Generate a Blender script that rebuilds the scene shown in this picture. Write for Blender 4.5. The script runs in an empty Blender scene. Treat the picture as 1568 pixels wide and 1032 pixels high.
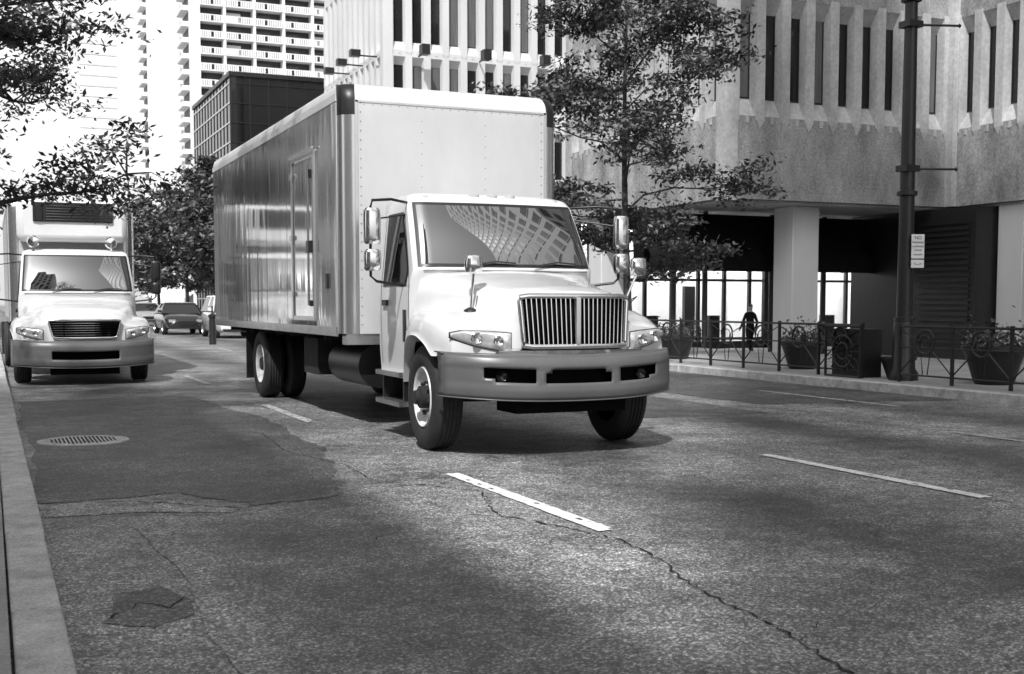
import bpy, math, random
import numpy as np
from mathutils import Vector, Matrix
D=bpy.data; C=bpy.context
scene=C.scene
rad=math.radians

# ------------------------------------------------------------ materials
def newmat(name):
    m=D.materials.new(name); m.use_nodes=True
    nt=m.node_tree; b=nt.nodes['Principled BSDF']; return m,nt,b
def mat(name,g,rough=.6,metal=0.,var=.15,scale=3.,bump=0.,bscale=40.,coat=0.,stretch=(1,1,1),spec=.5,emit=0.,var2=0.,scale2=30.):
    m,nt,b=newmat(name)
    b.inputs['Roughness'].default_value=rough; b.inputs['Metallic'].default_value=metal
    b.inputs['Specular IOR Level'].default_value=spec
    b.inputs['Coat Weight'].default_value=coat; b.inputs['Coat Roughness'].default_value=.04
    tc=nt.nodes.new('ShaderNodeTexCoord'); mp=nt.nodes.new('ShaderNodeMapping')
    mp.inputs['Scale'].default_value=stretch
    nt.links.new(tc.outputs['Object'],mp.inputs['Vector'])
    n=nt.nodes.new('ShaderNodeTexNoise'); n.inputs['Scale'].default_value=scale; n.inputs['Detail'].default_value=5; n.inputs['Roughness'].default_value=.65
    nt.links.new(mp.outputs[0],n.inputs['Vector'])
    r=nt.nodes.new('ShaderNodeMapRange'); r.inputs['From Min'].default_value=.3; r.inputs['From Max'].default_value=.7
    r.inputs['To Min'].default_value=g*(1-var); r.inputs['To Max'].default_value=g*(1+var)
    nt.links.new(n.outputs['Fac'],r.inputs['Value'])
    out=r.outputs[0]
    if var2>0:
        n2=nt.nodes.new('ShaderNodeTexNoise'); n2.inputs['Scale'].default_value=scale2; n2.inputs['Detail'].default_value=3
        nt.links.new(tc.outputs['Object'],n2.inputs['Vector'])
        r2=nt.nodes.new('ShaderNodeMapRange'); r2.inputs['From Min'].default_value=.3; r2.inputs['From Max'].default_value=.7
        r2.inputs['To Min'].default_value=1-var2; r2.inputs['To Max'].default_value=1+var2
        nt.links.new(n2.outputs['Fac'],r2.inputs['Value'])
        mu=nt.nodes.new('ShaderNodeMath'); mu.operation='MULTIPLY'
        nt.links.new(out,mu.inputs[0]); nt.links.new(r2.outputs[0],mu.inputs[1]); out=mu.outputs[0]
    nt.links.new(out,b.inputs['Base Color'])
    if bump>0:
        n3=nt.nodes.new('ShaderNodeTexNoise'); n3.inputs['Scale'].default_value=bscale; n3.inputs['Detail'].default_value=3
        nt.links.new(mp.outputs[0],n3.inputs['Vector'])
        bp=nt.nodes.new('ShaderNodeBump'); bp.inputs['Strength'].default_value=bump; bp.inputs['Distance'].default_value=.02
        nt.links.new(n3.outputs['Fac'],bp.inputs['Height']); nt.links.new(bp.outputs[0],b.inputs['Normal'])
    if emit>0:
        b.inputs['Emission Color'].default_value=(1,1,1,1); b.inputs['Emission Strength'].default_value=emit
    return m

M={}
M['white']=mat('white_paint',.66,.22,var=.06,coat=.6,scale=1.5)
M['boxwhite']=mat('box_front_white',.52,.38,var=.10,scale=1.2,stretch=(1,1,.4),bump=.05,bscale=3)
M['alu']=mat('aluminium',.58,.24,metal=.9,var=.12,scale=4,stretch=(1,1,.2))
M['chrome']=mat('chrome',.72,.07,metal=1.,var=.03)
M['black']=mat('black_plastic',.012,.4,var=.3)
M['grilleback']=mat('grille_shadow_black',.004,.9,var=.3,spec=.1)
M['rubber']=mat('tyre_rubber',.02,.75,var=.3,scale=12)
M['grime']=mat('chassis_grime',.018,.85,var=.5,scale=6)
M['bumper']=mat('grey_bumper',.10,.35,var=.14,scale=2)
M['rim']=mat('rim_white',.60,.4,var=.3,scale=8)
M['glass']=mat('dark_glass',.006,.015,var=.1,spec=1.); M['glass'].node_tree.nodes['Principled BSDF'].inputs['IOR'].default_value=2.1
M['wglass']=mat('window_glass',.012,.05,var=.3,scale=.4,spec=.5)
M['lamp']=mat('lamp_lens',.65,.06,metal=.55,var=.25,scale=14,coat=1.)
M['amber']=mat('marker_lens',.45,.15,var=.1,coat=1.)
M['curtain']=mat('window_blind',.10,.35,var=.45,scale=2.,stretch=(9,9,.2),spec=.6)
M['pole']=mat('dark_painted_steel',.014,.4,var=.3,scale=5)
M['conc']=mat('precast_concrete',.38,.85,var=.28,scale=.9,stretch=(1,1,.35),bump=.3,bscale=25,var2=.14,scale2=9)
M['conclow']=mat('bush_hammered_concrete',.25,.9,var=.5,scale=1.1,stretch=(1,1,.4),bump=.7,bscale=18,var2=.28,scale2=14)
M['conclight']=mat('pale_precast',.52,.8,var=.12,scale=.3,stretch=(1,1,.3))
M['towerwhite']=mat('tower_white',.66,.7,var=.06,scale=.1)
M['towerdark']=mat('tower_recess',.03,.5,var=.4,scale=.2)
M['darkglass']=mat('curtain_wall_glass',.012,.05,var=.4,scale=.15,spec=.7)
M['kerb']=mat('granite_kerb',.40,.8,var=.35,scale=5,bump=.4,bscale=60,var2=.3,scale2=90)
M['walk']=mat('pavement_concrete',.26,.85,var=.25,scale=1.,bump=.3,bscale=50,var2=.15,scale2=60)
M['paint']=mat('road_paint',.70,.7,var=.16,scale=6,var2=.25,scale2=45)
M['paintold']=mat('worn_road_paint',.38,.8,var=.3,scale=5,var2=.35,scale2=50)
M['crack']=mat('crack_dark',.012,.95,var=.3)
M['awning']=mat('awning_fabric',.008,.9,var=.3,spec=.1)
M['lobby']=mat('lobby_white',.80,.6,var=.05)
M['light']=mat('added_glow_panel',.9,.5,emit=11.)  # emissive fill for the lobby, an added source
M['bark']=mat('bark',.035,.9,var=.4,scale=9)
M['leafA']=mat('leaf_dark',.035,.6,var=.4,scale=1.5)
M['leafB']=mat('leaf_light',.11,.5,var=.35,scale=1.5)
M['suit']=mat('dark_clothes',.008,.9,spec=.1); M['skin']=mat('skin',.22,.6); M['shirt']=mat('pale_clothes',.5,.8)
M['car_dark']=mat('car_paint_dark',.02,.2,var=.1,coat=1.); M['car_white']=mat('car_paint_white',.7,.2,var=.05,coat=1.); M['car_grey']=mat('car_paint_grey',.3,.2,var=.05,coat=1.)
M['sign']=mat('sign_white',.7,.5,var=.05)

def boxside():
    m,nt,b=newmat('box_side_panel')
    b.inputs['Metallic'].default_value=.85; b.inputs['Roughness'].default_value=.09
    tc=nt.nodes.new('ShaderNodeTexCoord'); mp=nt.nodes.new('ShaderNodeMapping'); mp.inputs['Scale'].default_value=(1,1.6,.2)
    nt.links.new(tc.outputs['Object'],mp.inputs[0])
    n=nt.nodes.new('ShaderNodeTexNoise'); n.inputs['Scale'].default_value=1.7; n.inputs['Detail'].default_value=2
    nt.links.new(mp.outputs[0],n.inputs['Vector'])
    bp=nt.nodes.new('ShaderNodeBump'); bp.inputs['Strength'].default_value=.45; bp.inputs['Distance'].default_value=.02
    nt.links.new(n.outputs['Fac'],bp.inputs['Height']); nt.links.new(bp.outputs[0],b.inputs['Normal'])
    n2=nt.nodes.new('ShaderNodeTexNoise'); n2.inputs['Scale'].default_value=2.; n2.inputs['Detail'].default_value=6
    nt.links.new(mp.outputs[0],n2.inputs['Vector'])
    r=nt.nodes.new('ShaderNodeMapRange'); r.inputs['From Min'].default_value=.3; r.inputs['From Max'].default_value=.7
    r.inputs['To Min'].default_value=.44; r.inputs['To Max'].default_value=.72
    nt.links.new(n2.outputs['Fac'],r.inputs[0]); nt.links.new(r.outputs[0],b.inputs['Base Color'])
    return m
M['boxside']=boxside()

def asphalt(name,lo,hi,cracks=True,stain_shade=True):
    m,nt,b=newmat(name); N=nt.nodes; L=nt.links
    b.inputs['Roughness'].default_value=.56
    tc=N.new('ShaderNodeTexCoord')
    def noise(s,d=5,rough=.6,vec=None):
        n=N.new('ShaderNodeTexNoise'); n.inputs['Scale'].default_value=s; n.inputs['Detail'].default_value=d; n.inputs['Roughness'].default_value=rough
        L.new(vec or tc.outputs['Object'],n.inputs['Vector']); return n
    def mr(src,a,b_,c,d):
        r=N.new('ShaderNodeMapRange'); r.inputs['From Min'].default_value=a; r.inputs['From Max'].default_value=b_
        r.inputs['To Min'].default_value=c; r.inputs['To Max'].default_value=d; L.new(src,r.inputs['Value']); return r.outputs[0]
    def mul(a,c,op='MULTIPLY'):
        x=N.new('ShaderNodeMath'); x.operation=op
        for i,v in enumerate((a,c)):
            if isinstance(v,(int,float)): x.inputs[i].default_value=v
            else: L.new(v,x.inputs[i])
        return x.outputs[0]
    base=mr(noise(.55,7,.70).outputs['Fac'],.38,.62,lo,hi)
    med=mr(noise(5.,6,.8).outputs['Fac'],.32,.68,.50,1.5)
    v=N.new('ShaderNodeTexVoronoi'); v.inputs['Scale'].default_value=100.; L.new(tc.outputs['Object'],v.inputs['Vector'])
    sp=N.new('ShaderNodeSeparateColor'); L.new(v.outputs['Color'],sp.inputs[0])
    pw=mul(sp.outputs[0],4.,'POWER')
    speck=mr(pw,0,1,.55,3.4)
    fine=mr(noise(30,3,.8).outputs['Fac'],.3,.7,.5,1.5)
    col=mul(mul(base,med),mul(speck,fine))
    if stain_shade:  # lane-centre oil stain, deepened in colour to stand in for a shadow band
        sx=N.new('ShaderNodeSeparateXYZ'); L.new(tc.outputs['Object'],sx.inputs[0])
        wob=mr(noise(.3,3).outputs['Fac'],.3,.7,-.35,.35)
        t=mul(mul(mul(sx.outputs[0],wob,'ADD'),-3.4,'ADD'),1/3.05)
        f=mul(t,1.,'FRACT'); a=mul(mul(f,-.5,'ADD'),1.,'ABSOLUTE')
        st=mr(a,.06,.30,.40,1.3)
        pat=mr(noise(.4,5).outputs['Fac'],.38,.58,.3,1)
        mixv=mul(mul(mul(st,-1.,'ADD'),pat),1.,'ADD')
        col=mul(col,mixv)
    if cracks:
        dn=noise(1.7,4,.7)
        mp=N.new('ShaderNodeMapping'); mp.inputs['Scale'].default_value=(1,.55,1)
        mixn=N.new('ShaderNodeVectorMath'); mixn.operation='SCALE'; L.new(dn.outputs['Color'],mixn.inputs[0]); mixn.inputs['Scale'].default_value=.9
        ad=N.new('ShaderNodeVectorMath'); ad.operation='ADD'; L.new(tc.outputs['Object'],ad.inputs[0]); L.new(mixn.outputs[0],ad.inputs[1])
        L.new(ad.outputs[0],mp.inputs[0])
        vo=N.new('ShaderNodeTexVoronoi'); vo.feature='DISTANCE_TO_EDGE'; vo.inputs['Scale'].default_value=.6; L.new(mp.outputs[0],vo.inputs['Vector'])
        cm=mr(vo.outputs['Distance'],.001,.007,.25,1.)
        gate=mr(noise(.35,3).outputs['Fac'],.45,.52,0,1)
        cr=mul(mul(mul(cm,-1.,'ADD'),gate),1.,'ADD')
        col=mul(col,cr)
    L.new(col,b.inputs['Base Color'])
    bp=N.new('ShaderNodeBump'); bp.inputs['Strength'].default_value=.8; bp.inputs['Distance'].default_value=.008
    L.new(mul(sp.outputs[0],fine),bp.inputs['Height']); L.new(bp.outputs[0],b.inputs['Normal'])
    return m
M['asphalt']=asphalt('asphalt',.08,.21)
M['patch']=asphalt('asphalt_patch',.04,.105,stain_shade=False)
M['patchold']=asphalt('asphalt_patch_worn',.13,.26,stain_shade=False)

# ------------------------------------------------------------ mesh builder
class MB:
    def __init__(s): s.v=[]; s.f=[]; s.m=[]
    def face(s,idx,m=0): s.f.append(tuple(idx)); s.m.append(m)
    def box(s,x0,x1,y0,y1,z0,z1,m=0,T=None):
        if x0>x1:x0,x1=x1,x0
        if y0>y1:y0,y1=y1,y0
        b=len(s.v)
        P=[(x0,y0,z0),(x1,y0,z0),(x1,y1,z0),(x0,y1,z0),(x0,y0,z1),(x1,y0,z1),(x1,y1,z1),(x0,y1,z1)]
        if T: P=[T(p) for p in P]
        s.v+=P
        for q in ((0,3,2,1),(4,5,6,7),(0,1,5,4),(1,2,6,5),(2,3,7,6),(3,0,4,7)): s.face([b+i for i in q],m)
    def grid(s,rows,m=0,closed=False,skip=None,mf=None):
        b=len(s.v); n=len(rows[0])
        for r in rows: s.v+=[tuple(p) for p in r]
        for i in range(len(rows)-1):
            for j in range(n if closed else n-1):
                k=(j+1)%n
                if skip and skip(i,j): continue
                s.face((b+i*n+j,b+i*n+k,b+(i+1)*n+k,b+(i+1)*n+j), mf(i,j) if mf else m)
        return b
    def tube(s,pts,r,m=0,seg=8,closed=False):
        pts=[Vector(p) for p in pts]; n=len(pts)
        rr=r if isinstance(r,(list,tuple)) else [r]*n
        rows=[]
        ref=Vector((0,0,1))
        for i,p in enumerate(pts):
            a=pts[(i-1)%n] if (closed or i>0) else p; c=pts[(i+1)%n] if (closed or i<n-1) else p
            t=(c-a).normalized()
            u=t.cross(ref)
            if u.length<.15: u=t.cross(Vector((0,1,0.1)))
            u.normalize(); w=t.cross(u)
            rows.append([p+(u*math.cos(2*math.pi*k/seg)+w*math.sin(2*math.pi*k/seg))*rr[i] for k in range(seg)])
        if closed: rows.append(rows[0])
        b=s.grid(rows,m,closed=True)
        if not closed:
            s.face([b+k for k in range(seg)],m); s.face([b+(n-1)*seg+k for k in range(seg)][::-1],m)
    def lathe(s,prof,c,axis='x',seg=32,m=0,mf=None,sgn=1):
        rows=[]
        for (r,h) in prof:
            row=[]
            for k in range(seg):
                a=2*math.pi*k/seg; ca,sa=math.cos(a)*r,math.sin(a)*r
                if axis=='x': row.append((c[0]+sgn*h,c[1]+ca,c[2]+sa))
                elif axis=='y': row.append((c[0]+ca,c[1]+sgn*h,c[2]+sa))
                else: row.append((c[0]+ca,c[1]+sa,c[2]+sgn*h))
            rows.append(row)
        s.grid(rows,m,closed=True,mf=mf)
    def cyl(s,c,r,h,axis='x',seg=16,m=0):
        s.lathe([(0.0001,-h/2),(r,-h/2),(r,h/2),(0.0001,h/2)],c,axis,seg,m)
    def build(s,name,parent,mats,smooth=True,bevel=0,ang=40,solid=0):
        me=D.meshes.new(name); me.from_pydata([tuple(p) for p in s.v],[],s.f); 
        for k in mats: me.materials.append(M[k])
        me.polygons.foreach_set('material_index',s.m)
        if smooth:
            me.polygons.foreach_set('use_smooth',[True]*len(s.f)); me.update()
            try: me.set_sharp_from_angle(angle=rad(ang))
            except Exception: pass
        me.update()
        o=D.objects.new(name,me); C.collection.objects.link(o)
        if parent: o.parent=parent
        if solid:
            q=o.modifiers.new('s','SOLIDIFY'); q.thickness=solid; q.offset=-1
        if bevel:
            q=o.modifiers.new('b','BEVEL'); q.width=bevel; q.segments=2; q.limit_method='ANGLE'; q.angle_limit=rad(50)
        return o
def empty(name,loc=(0,0,0),rz=0):
    o=D.objects.new(name,None); C.collection.objects.link(o); o.location=loc; o.rotation_euler=(0,0,rz); return o

# ------------------------------------------------------------ ground, road
b=MB(); b.grid([[(-1500,-1500,-.5),(1500,-1500,-.5)],[(-1500,2500,-.5),(1500,2500,-.5)]]); b.build('ground',None,['walk'],False)
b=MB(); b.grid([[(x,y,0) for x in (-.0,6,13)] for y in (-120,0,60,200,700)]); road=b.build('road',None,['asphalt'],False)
mk=empty('road_markings')
def strip(name,x,w,y0,y1,m='paint',z=.008,seed=0):
    r=random.Random(seed); rows=[]; n=max(2,int((y1-y0)/.06))
    for i in range(n+1):
        y=y0+(y1-y0)*i/n
        rows.append([(x+w*(u-.5)+r.uniform(-.005,.005),y+r.uniform(-.012,.012),z) for u in (0,.25,.5,.75,1)])
    q=MB(); q.grid(rows,skip=lambda i,j:r.random()<(.03 if m=='paint' else .12)); q.build(name,mk,[m],False)
k=0
for y0 in [-8.1,-.9,6.33,13.55,20.7,27.9,35.1,42.3,49.5,56.7,64]:
    for x in (3.4,6.45):
        strip('lane_dash_%d'%k,x,.12,y0,y0+2.65,'paint' if y0<10 else 'paintold',seed=k); k+=1
for y0 in (6.8,19,31,43): strip('lane_dash_%d'%k,9.45,.09,y0,y0+3,'paintold',seed=k); k+=1
for y0 in (12.5,24,36): strip('lane_dash_%d'%k,11.15,.10,y0,y0+3.2,'paintold',seed=k); k+=1
def blob(name,pts,z,m,sub=10,j=.05,seed=1):
    r=random.Random(seed); out=[]; n=len(pts); off=Vector((0,0))
    for i in range(n):
        a=Vector(pts[i]); c=Vector(pts[(i+1)%n])
        for t in range(sub):
            off=off*.8+Vector((r.uniform(-j,j),r.uniform(-j,j)))
            p=a.lerp(c,t/sub)+off; out.append((max(.25,p.x),p.y,z))
    q=MB(); q.v=out; q.face(range(len(out))); return q.build(name,road,[m],False)
blob('asphalt_repair_1',[(.3,8.75),(1.2,8.9),(1.6,8.1),(2.35,8.3),(2.5,9.3),(2.9,11.2),(3.0,14.5),(2.6,18.5),(.3,18)],.004,'patch',26,.035)
blob('asphalt_repair_2',[(.42,5.35),(.6,5.2),(.78,5.35),(.82,5.6),(.7,5.95),(.5,5.85)],.004,'patch',7,.014,3)
blob('asphalt_repair_3',[(6.8,12.5),(9,12.4),(9.1,17),(6.7,17)],.004,'patch',22,.03,5)
blob('asphalt_repair_4',[(9.6,13.5),(12.7,13.0),(12.7,30),(9.6,30)],.004,'patch',30,.03,6)
blob('asphalt_worn_1',[(.27,8.2),(.9,8.15),(1.45,7.9),(1.5,8.05),(1.1,8.6),(.27,8.65)],.004,'patchold',9,.015,7)
blob('asphalt_worn_2',[(.85,4.0),(1.05,4.1),(1.0,5.4),(1.05,6.8),(.9,7.9),(.8,7.8),(.85,6.4),(.8,5.)],.0042,'patchold',9,.014,8)
def crack(pts,w,seed):
    r=random.Random(seed); P=[]
    for i in range(len(pts)-1):
        a=Vector(pts[i]); c=Vector(pts[i+1]); n=max(3,int((c-a).length/.05))
        for t in range(n):
            p=a.lerp(c,t/n); P.append((p.x+r.uniform(-.02,.02),p.y+r.uniform(-.02,.02)))
    rows=[]
    for (x,y) in P:
        ww=w*r.uniform(.15,1.1); rows.append([(x-ww,y,.0055),(x+ww,y+ww*.3,.0055)])
    q=MB(); q.grid(rows); q.build('pavement_crack_%d'%seed,road,['crack'],False)
crack([(3.28,8.07),(3.0,7.09),(3.19,6.63),(3.34,6.07),(3.27,5.4),(3.16,5.12),(3.08,4.6),(3.07,4.24),(2.98,3.82),(2.88,3.4)],.009,1)
crack([(2.98,3.9),(3.3,4.15),(3.7,4.25),(4.3,4.0)],.005,2)
crack([(3.28,8.07),(2.7,8.9),(2.75,9.8),(2.5,11.),(2.62,12.6),(1.9,13.2)],.008,3)
crack([(.3,8.75),(.9,8.6),(1.5,8.05),(2.3,8.2)],.014,5)
crack([(2.0,6.6),(2.3,6.9),(2.9,7.1)],.005,6)
crack([(3.3,5.6),(3.9,5.9),(4.6,5.85),(5.2,6.2)],.005,7)
crack([(2.9,11.2),(2.2,11.6),(1.4,11.4),(.6,11.9)],.008,8)
crack([(.45,5.4),(.6,5.65),(.72,5.5),(.85,5.75)],.010,9)
mh=MB(); mh.lathe([(.0001,.012),(.36,.012),(.37,.006),(.40,.006),(.41,.012),(.44,.012),(.445,.0)],(.83,12.65,0),'z',40)
for i in range(-9,10):
    for j in range(-9,10):
        x,y=i*.037,j*.037
        if x*x+y*y<.33**2 and (i+j)%2: mh.box(.83+x-.009,.83+x+.009,12.65+y-.012,12.65+y+.012,.0125,.017,1)
mh.build('manhole_cover',None,['kerb','grime'],True)
r=random.Random(4)
sw=empty('pavement')
q=MB(); q.box(-7,.035,-120,600,-.4,.125); q.build('paving',sw,['walk'],False)
q=MB(); y=-20.
while y<110:
    l=1.8; q.box(.045+r.uniform(-.004,.004),.24+r.uniform(-.008,.008),y+.006,y+l-.006,-.3,.132+r.uniform(-.003,.003)); y+=l
q.build('kerb_stones',sw,['kerb'],True,bevel=.012)
sw2=empty('pavement')
q=MB(); q.box(13.0,18.6,-60,600,-.4,.125); q.build('paving',sw2,['walk'],False)
q=MB(); y=-20.
while y<110:
    l=2.4; q.box(12.8,12.99,y+.006,y+l-.006,-.3,.135); y+=l
q.build('kerb_stones',sw2,['kerb'],True,bevel=.012)
q=MB(); q.box(18.61,60,-40,75,-.45,-.38); q.build('plaza',None,['walk'],False)

# ------------------------------------------------------------ trucks
def wheel(root,name,x,y,R,sgn,dual=False,steer=0):
    q=MB(); c=(0,0,0)
    W=.27
    def one(off):
        prof=[(.30*R/.5,-W/2+.03),(.36*R/.5,-W/2),(R*.90,-W/2),(R*.975,-W/2+.03),(R,-W/2+.06)]
        for i in range(4):
            u=-W/2+.06+(W-.12)*(i+.5)/4
            prof+=[(R,u-.018),(R-.014,u-.012),(R-.014,u+.008),(R,u+.014)]
        prof+=[(R,W/2-.06),(R*.975,W/2-.03),(R*.90,W/2),(R*.74,W/2+.008),(.31*R/.5,W/2-.01),(.285*R/.5,W/2-.03)]
        q.lathe([(a,h+off) for a,h in prof],c,'x',48,0,sgn=sgn)
    one(0)
    if dual: one(-.33)
    k=R/.5
    if not dual:
        q.lathe([(.29*k,W/2-.03),(.28*k,W/2-.005),(.262*k,W/2-.02),(.25*k,.07),(.20*k,.045),(.17*k,.06),(.13*k,.07),(.11*k,.07)],c,'x',40,1,sgn=sgn)
        q.lathe([(.11*k,.07),(.105*k,.15),(.07*k,.17),(.065*k,.2),(.0001,.205)],c,'x',24,2,sgn=sgn)
        for i in range(8):
            a=i*math.pi/4+.2; q.cyl((sgn*.088,math.cos(a)*.142*k,math.sin(a)*.142*k),.014,.05,'x',8,2)
        for i in range(5):
            a=i*math.pi*.4+.4; q.cyl((sgn*.057,math.cos(a)*.212*k,math.sin(a)*.212*k),.024,.03,'x',12,3)
    else:
        q.lathe([(.29*k,W/2-.03),(.28*k,W/2-.005),(.262*k,W/2-.02),(.25*k,-.03),(.22*k,-.06),(.14*k,-.06),(.11*k,-.06)],c,'x',40,1,sgn=sgn)
        q.lathe([(.11*k,-.06),(.10*k,.10),(.08*k,.12),(.0001,.12)],c,'x',24,2,sgn=sgn)
        for i in range(8):
            a=i*math.pi/4; q.cyl((-sgn*.035,math.cos(a)*.165*k,math.sin(a)*.165*k),.014,.05,'x',8,2)
    o=q.build(name,root,['rubber','rim','grime','black'],True,ang=35)
    o.location=(x,y,R); o.rotation_euler=(0,0,steer)

def interp(x,xs,ys): return float(np.interp(x,xs,ys))
def truck(name,loc,kind,rz=0):
    A=kind=='A'
    root=empty(name,loc,rz)
    ya=1.02; R=.5 if A else .48
    sweep=.34 if A else .36
    if A:
        Y=[0,.06,.3,.6,1.0,1.3,1.62]; ZT=[1.44,1.485,1.54,1.58,1.64,1.69,1.735]; WH=[.53,.55,.60,.66,.76,.85,.93]
        ZF=[1.17,1.20,1.27,1.325,1.32,1.25,1.12]; WF=[1.08,1.10,1.15,1.18,1.18,1.14,1.07]; zb=.93
    else:
        Y=[0,.06,.3,.6,1.0,1.3,1.62]; ZT=[1.14,1.20,1.30,1.36,1.42,1.46,1.5]; WH=[.60,.62,.70,.78,.86,.90,.94]
        ZF=[.98,1.01,1.08,1.14,1.15,1.1,1.0]; WF=[1.06,1.08,1.13,1.15,1.15,1.1,1.04]; zb=.74
    def sec(y):
        zt,wh,zf,wf=[interp(y,Y,k) for k in (ZT,WH,ZF,WF)]
        sw=lambda x: sweep*(abs(x)/1.15)**2.4*(1-y/1.62)
        pts=[(0,zt),(.2*wh,zt-.002),(.4*wh,zt-.008),(.6*wh,zt-.018),(.78*wh,zt-.034),(.92*wh,zt-.06),(wh,zt-.10),
             (wh+.025,(zt-.1)*.6+.4*zf),(wh+.055,zf+.035),(wh+.10,zf+.005),((wh+.10)*.6+.4*wf,zf-.004),((wh+.1)*.3+.7*wf,zf-.02),(wf-.05,zf-.05),(wf-.015,zf-.10),(wf,zf-.17)]
        pts=[(min(x,wf),z) for x,z in pts]
        ye=y+sw(wf)
        base=zb-.01 if ye<ya else .62
        Ra=.60
        arch=R+math.sqrt(max(0,Ra*Ra-(ye-ya)**2)) if abs(ye-ya)<Ra else 0
        zl=max(base,arch)
        zl=min(zl,zf-.20)
        pts+=[(wf,(zf-.17+zl)/2),(wf,zl),(wf+.012,zl-.012),(wf-.09,zl-.012)]
        half=[(x,y+sw(x),z) for x,z in pts]
        return [(-x,yy,z) for x,yy,z in half[::-1]]+half[1:]
    ys=[0,.03,.06]+list(np.arange(.12,1.63,.06))
    rows=[sec(y) for y in ys]
    q=MB(); q.grid(rows)
    fr=rows[0]; cap=[]
    for t in np.linspace(0,1,6):
        cap.append([(x,yy-.01*math.sin(t*math.pi),z+(min(z,zb-.03)-z)*t) for x,yy,z in fr])
    q.grid(cap)
    q.build('hood',root,['white'],True,ang=60)
    fy=lambda x: sweep*(abs(x)/1.15)**2.4
    q=MB(); q.box(-.66,.66,.3,1.6,.55,ZT[0]-.25,0); q.box(-.98,.98,1.58,1.66,.6,1.0,0)
    q.box(-.46,-.36,.2,10.2,.72,.98,0); q.box(.36,.46,.2,10.2,.72,.98,0)
    q.cyl((0,ya,.5),.06,1.9,'x',10,0); q.box(-.3,.3,1.2,3,.55,.75,0)
    q.tube([(0,2.5,.7),(0,8,.52)],.06,0)
    q.build('chassis',root,['grime'],True,bevel=.01)
    q=MB()
    gw0,gw1,gz0,gz1=(.50,.53,1.0,1.445) if A else (.50,.58,.80,1.10)
    gy=lambda x,z:-.05+fy(x)*1.0+(z-gz0)*.05
    gw=lambda z: gw0+(gw1-gw0)*(z-gz0)/(gz1-gz0)
    n=20
    q.grid([[(u*gw(z),fy(u*gw(z))-.016,z) for u in np.linspace(-1,1,n)] for z in np.linspace(gz0,gz1,4)],1)
    if A:
        for i in range(22):
            u=-1+2*(i+.5)/22
            w=.0085
            rws=[]
            for z in (gz0+.02,gz1-.02):
                x=u*.96*gw(z); yb=gy(x,z)
                rws.append([(x-w,yb+.02,z),(x-w*.5,yb-.02,z),(x+w*.5,yb-.02,z),(x+w,yb+.02,z)])
            q.grid(rws,0)
        q.box(-.022,.022,gy(0,gz0)-.03,gy(0,gz0)+.0,gz0+.01,gz1-.01,0)
    else:
        for i in range(6):
            z=gz0+.03+(gz1-gz0-.06)*(i+.5)/6
            q.grid([[(u*gw(z)*.95,gy(u*gw(z),z)+dy,z+dz) for u in np.linspace(-1,1,n)] for dy,dz in ((.01,-.008),(-.018,-.004),(-.018,.004),(.01,.008))],0)
    per=[]
    for u in np.linspace(-1,1,15): per.append((u*gw(gz1),gz1+(.0 if abs(u)<.9 else -.01)))
    for z in np.linspace(gz1-.04,gz0+.04,5): per.append((gw(z)+.005,z))
    for u in np.linspace(1,-1,15): per.append((u*gw(gz0),gz0+(.0 if abs(u)<.9 else .01)))
    for z in np.linspace(gz0+.04,gz1-.04,5): per.append((-gw(z)-.005,z))
    q.tube([(x,gy(x,z)-.005,z) for x,z in per],.026 if A else .02,0,8,closed=True)
    if A:
        q.grid([[(x,fy(x)-.05+dy,z) for x in np.linspace(-.72,.72,24)] for z,dy in ((.925,.03),(.93,.0),(.965,-.01),(.985,.03))],0)
    q.build('grille',root,['chrome','grilleback'],True,ang=50)
    for s,nm in ((-1,'headlight_l'),(1,'headlight_r')):
        q=MB()
        if A: x0,x1,za,zc,zd,ze=.60,1.09,.965,1.115,1.085,1.15
        else: x0,x1,za,zc,zd,ze=.66,1.07,.78,.93,.90,1.0
        def hl(u): return za+(zd-za)*u**2.0, zc+(ze-zc)*u**.7-.03*max(0,u-.8)/.2
        def patch(x0,x1,ins,off,mi,bul=0):
            rows=[]
            for v in np.linspace(0,1,9):
                row=[]
                for u in np.linspace(0,1,18):
                    x=x0+(x1-x0)*u
                    lo,hi=hl(u); lo+=ins; hi-=ins
                    z=lo+(hi-lo)*v
                    e=math.sin(math.pi*min(1,max(0,v)))**.4*math.sin(math.pi*u)**.3 if 0<u<1 and 0<v<1 else 0
                    row.append((s*x,fy(x)-off-bul*e,z))
                rows.append(row)
            q.grid(rows,mi)
        patch(x0-.008,x1+.010,-.008,.012,1,.012)
        patch(x0,x1,0,.02,0,.035)
        q.build(nm,root,['lamp','black'],True,ang=70)
        q=MB()
        for du,rr in ((.30,.052),(.125,.045)):
            cx=x0+du; lo,hi=hl(du/(x1-x0)); cz=(lo+hi)/2
            rr=min(rr,(hi-lo)*.42)
            q.lathe([(rr,.0),(rr*1.08,-.012),(rr*.9,-.02),(rr*.5,-.005),(.0001,.0)],(s*cx,fy(cx)-.058,cz),'y',20,0)
        q.build(nm+'_bulb',root,['chrome'],True)
    bz0,bz1=(.52,.915) if A else (.30,.735)
    by=lambda x: -.12+.40*(abs(x)/1.18)**3.4
    xs=list(np.linspace(-1.17,1.17,79)); zs=list(np.linspace(bz0,bz1,14))
    def hole(i,j):
        x=abs((xs[j]+xs[j+1])/2); z=((zs[i]+zs[i+1])/2-bz0)/(bz1-bz0)
        if A:
            return (x<.33 and .35<z<.68 and not(x>.28 and (z<.42 or z>.62))) or (.42<x<.86 and .36<z<.70 and not (x>.78 and z<.45))
        return x<.55 and .28<z<.60
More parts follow.
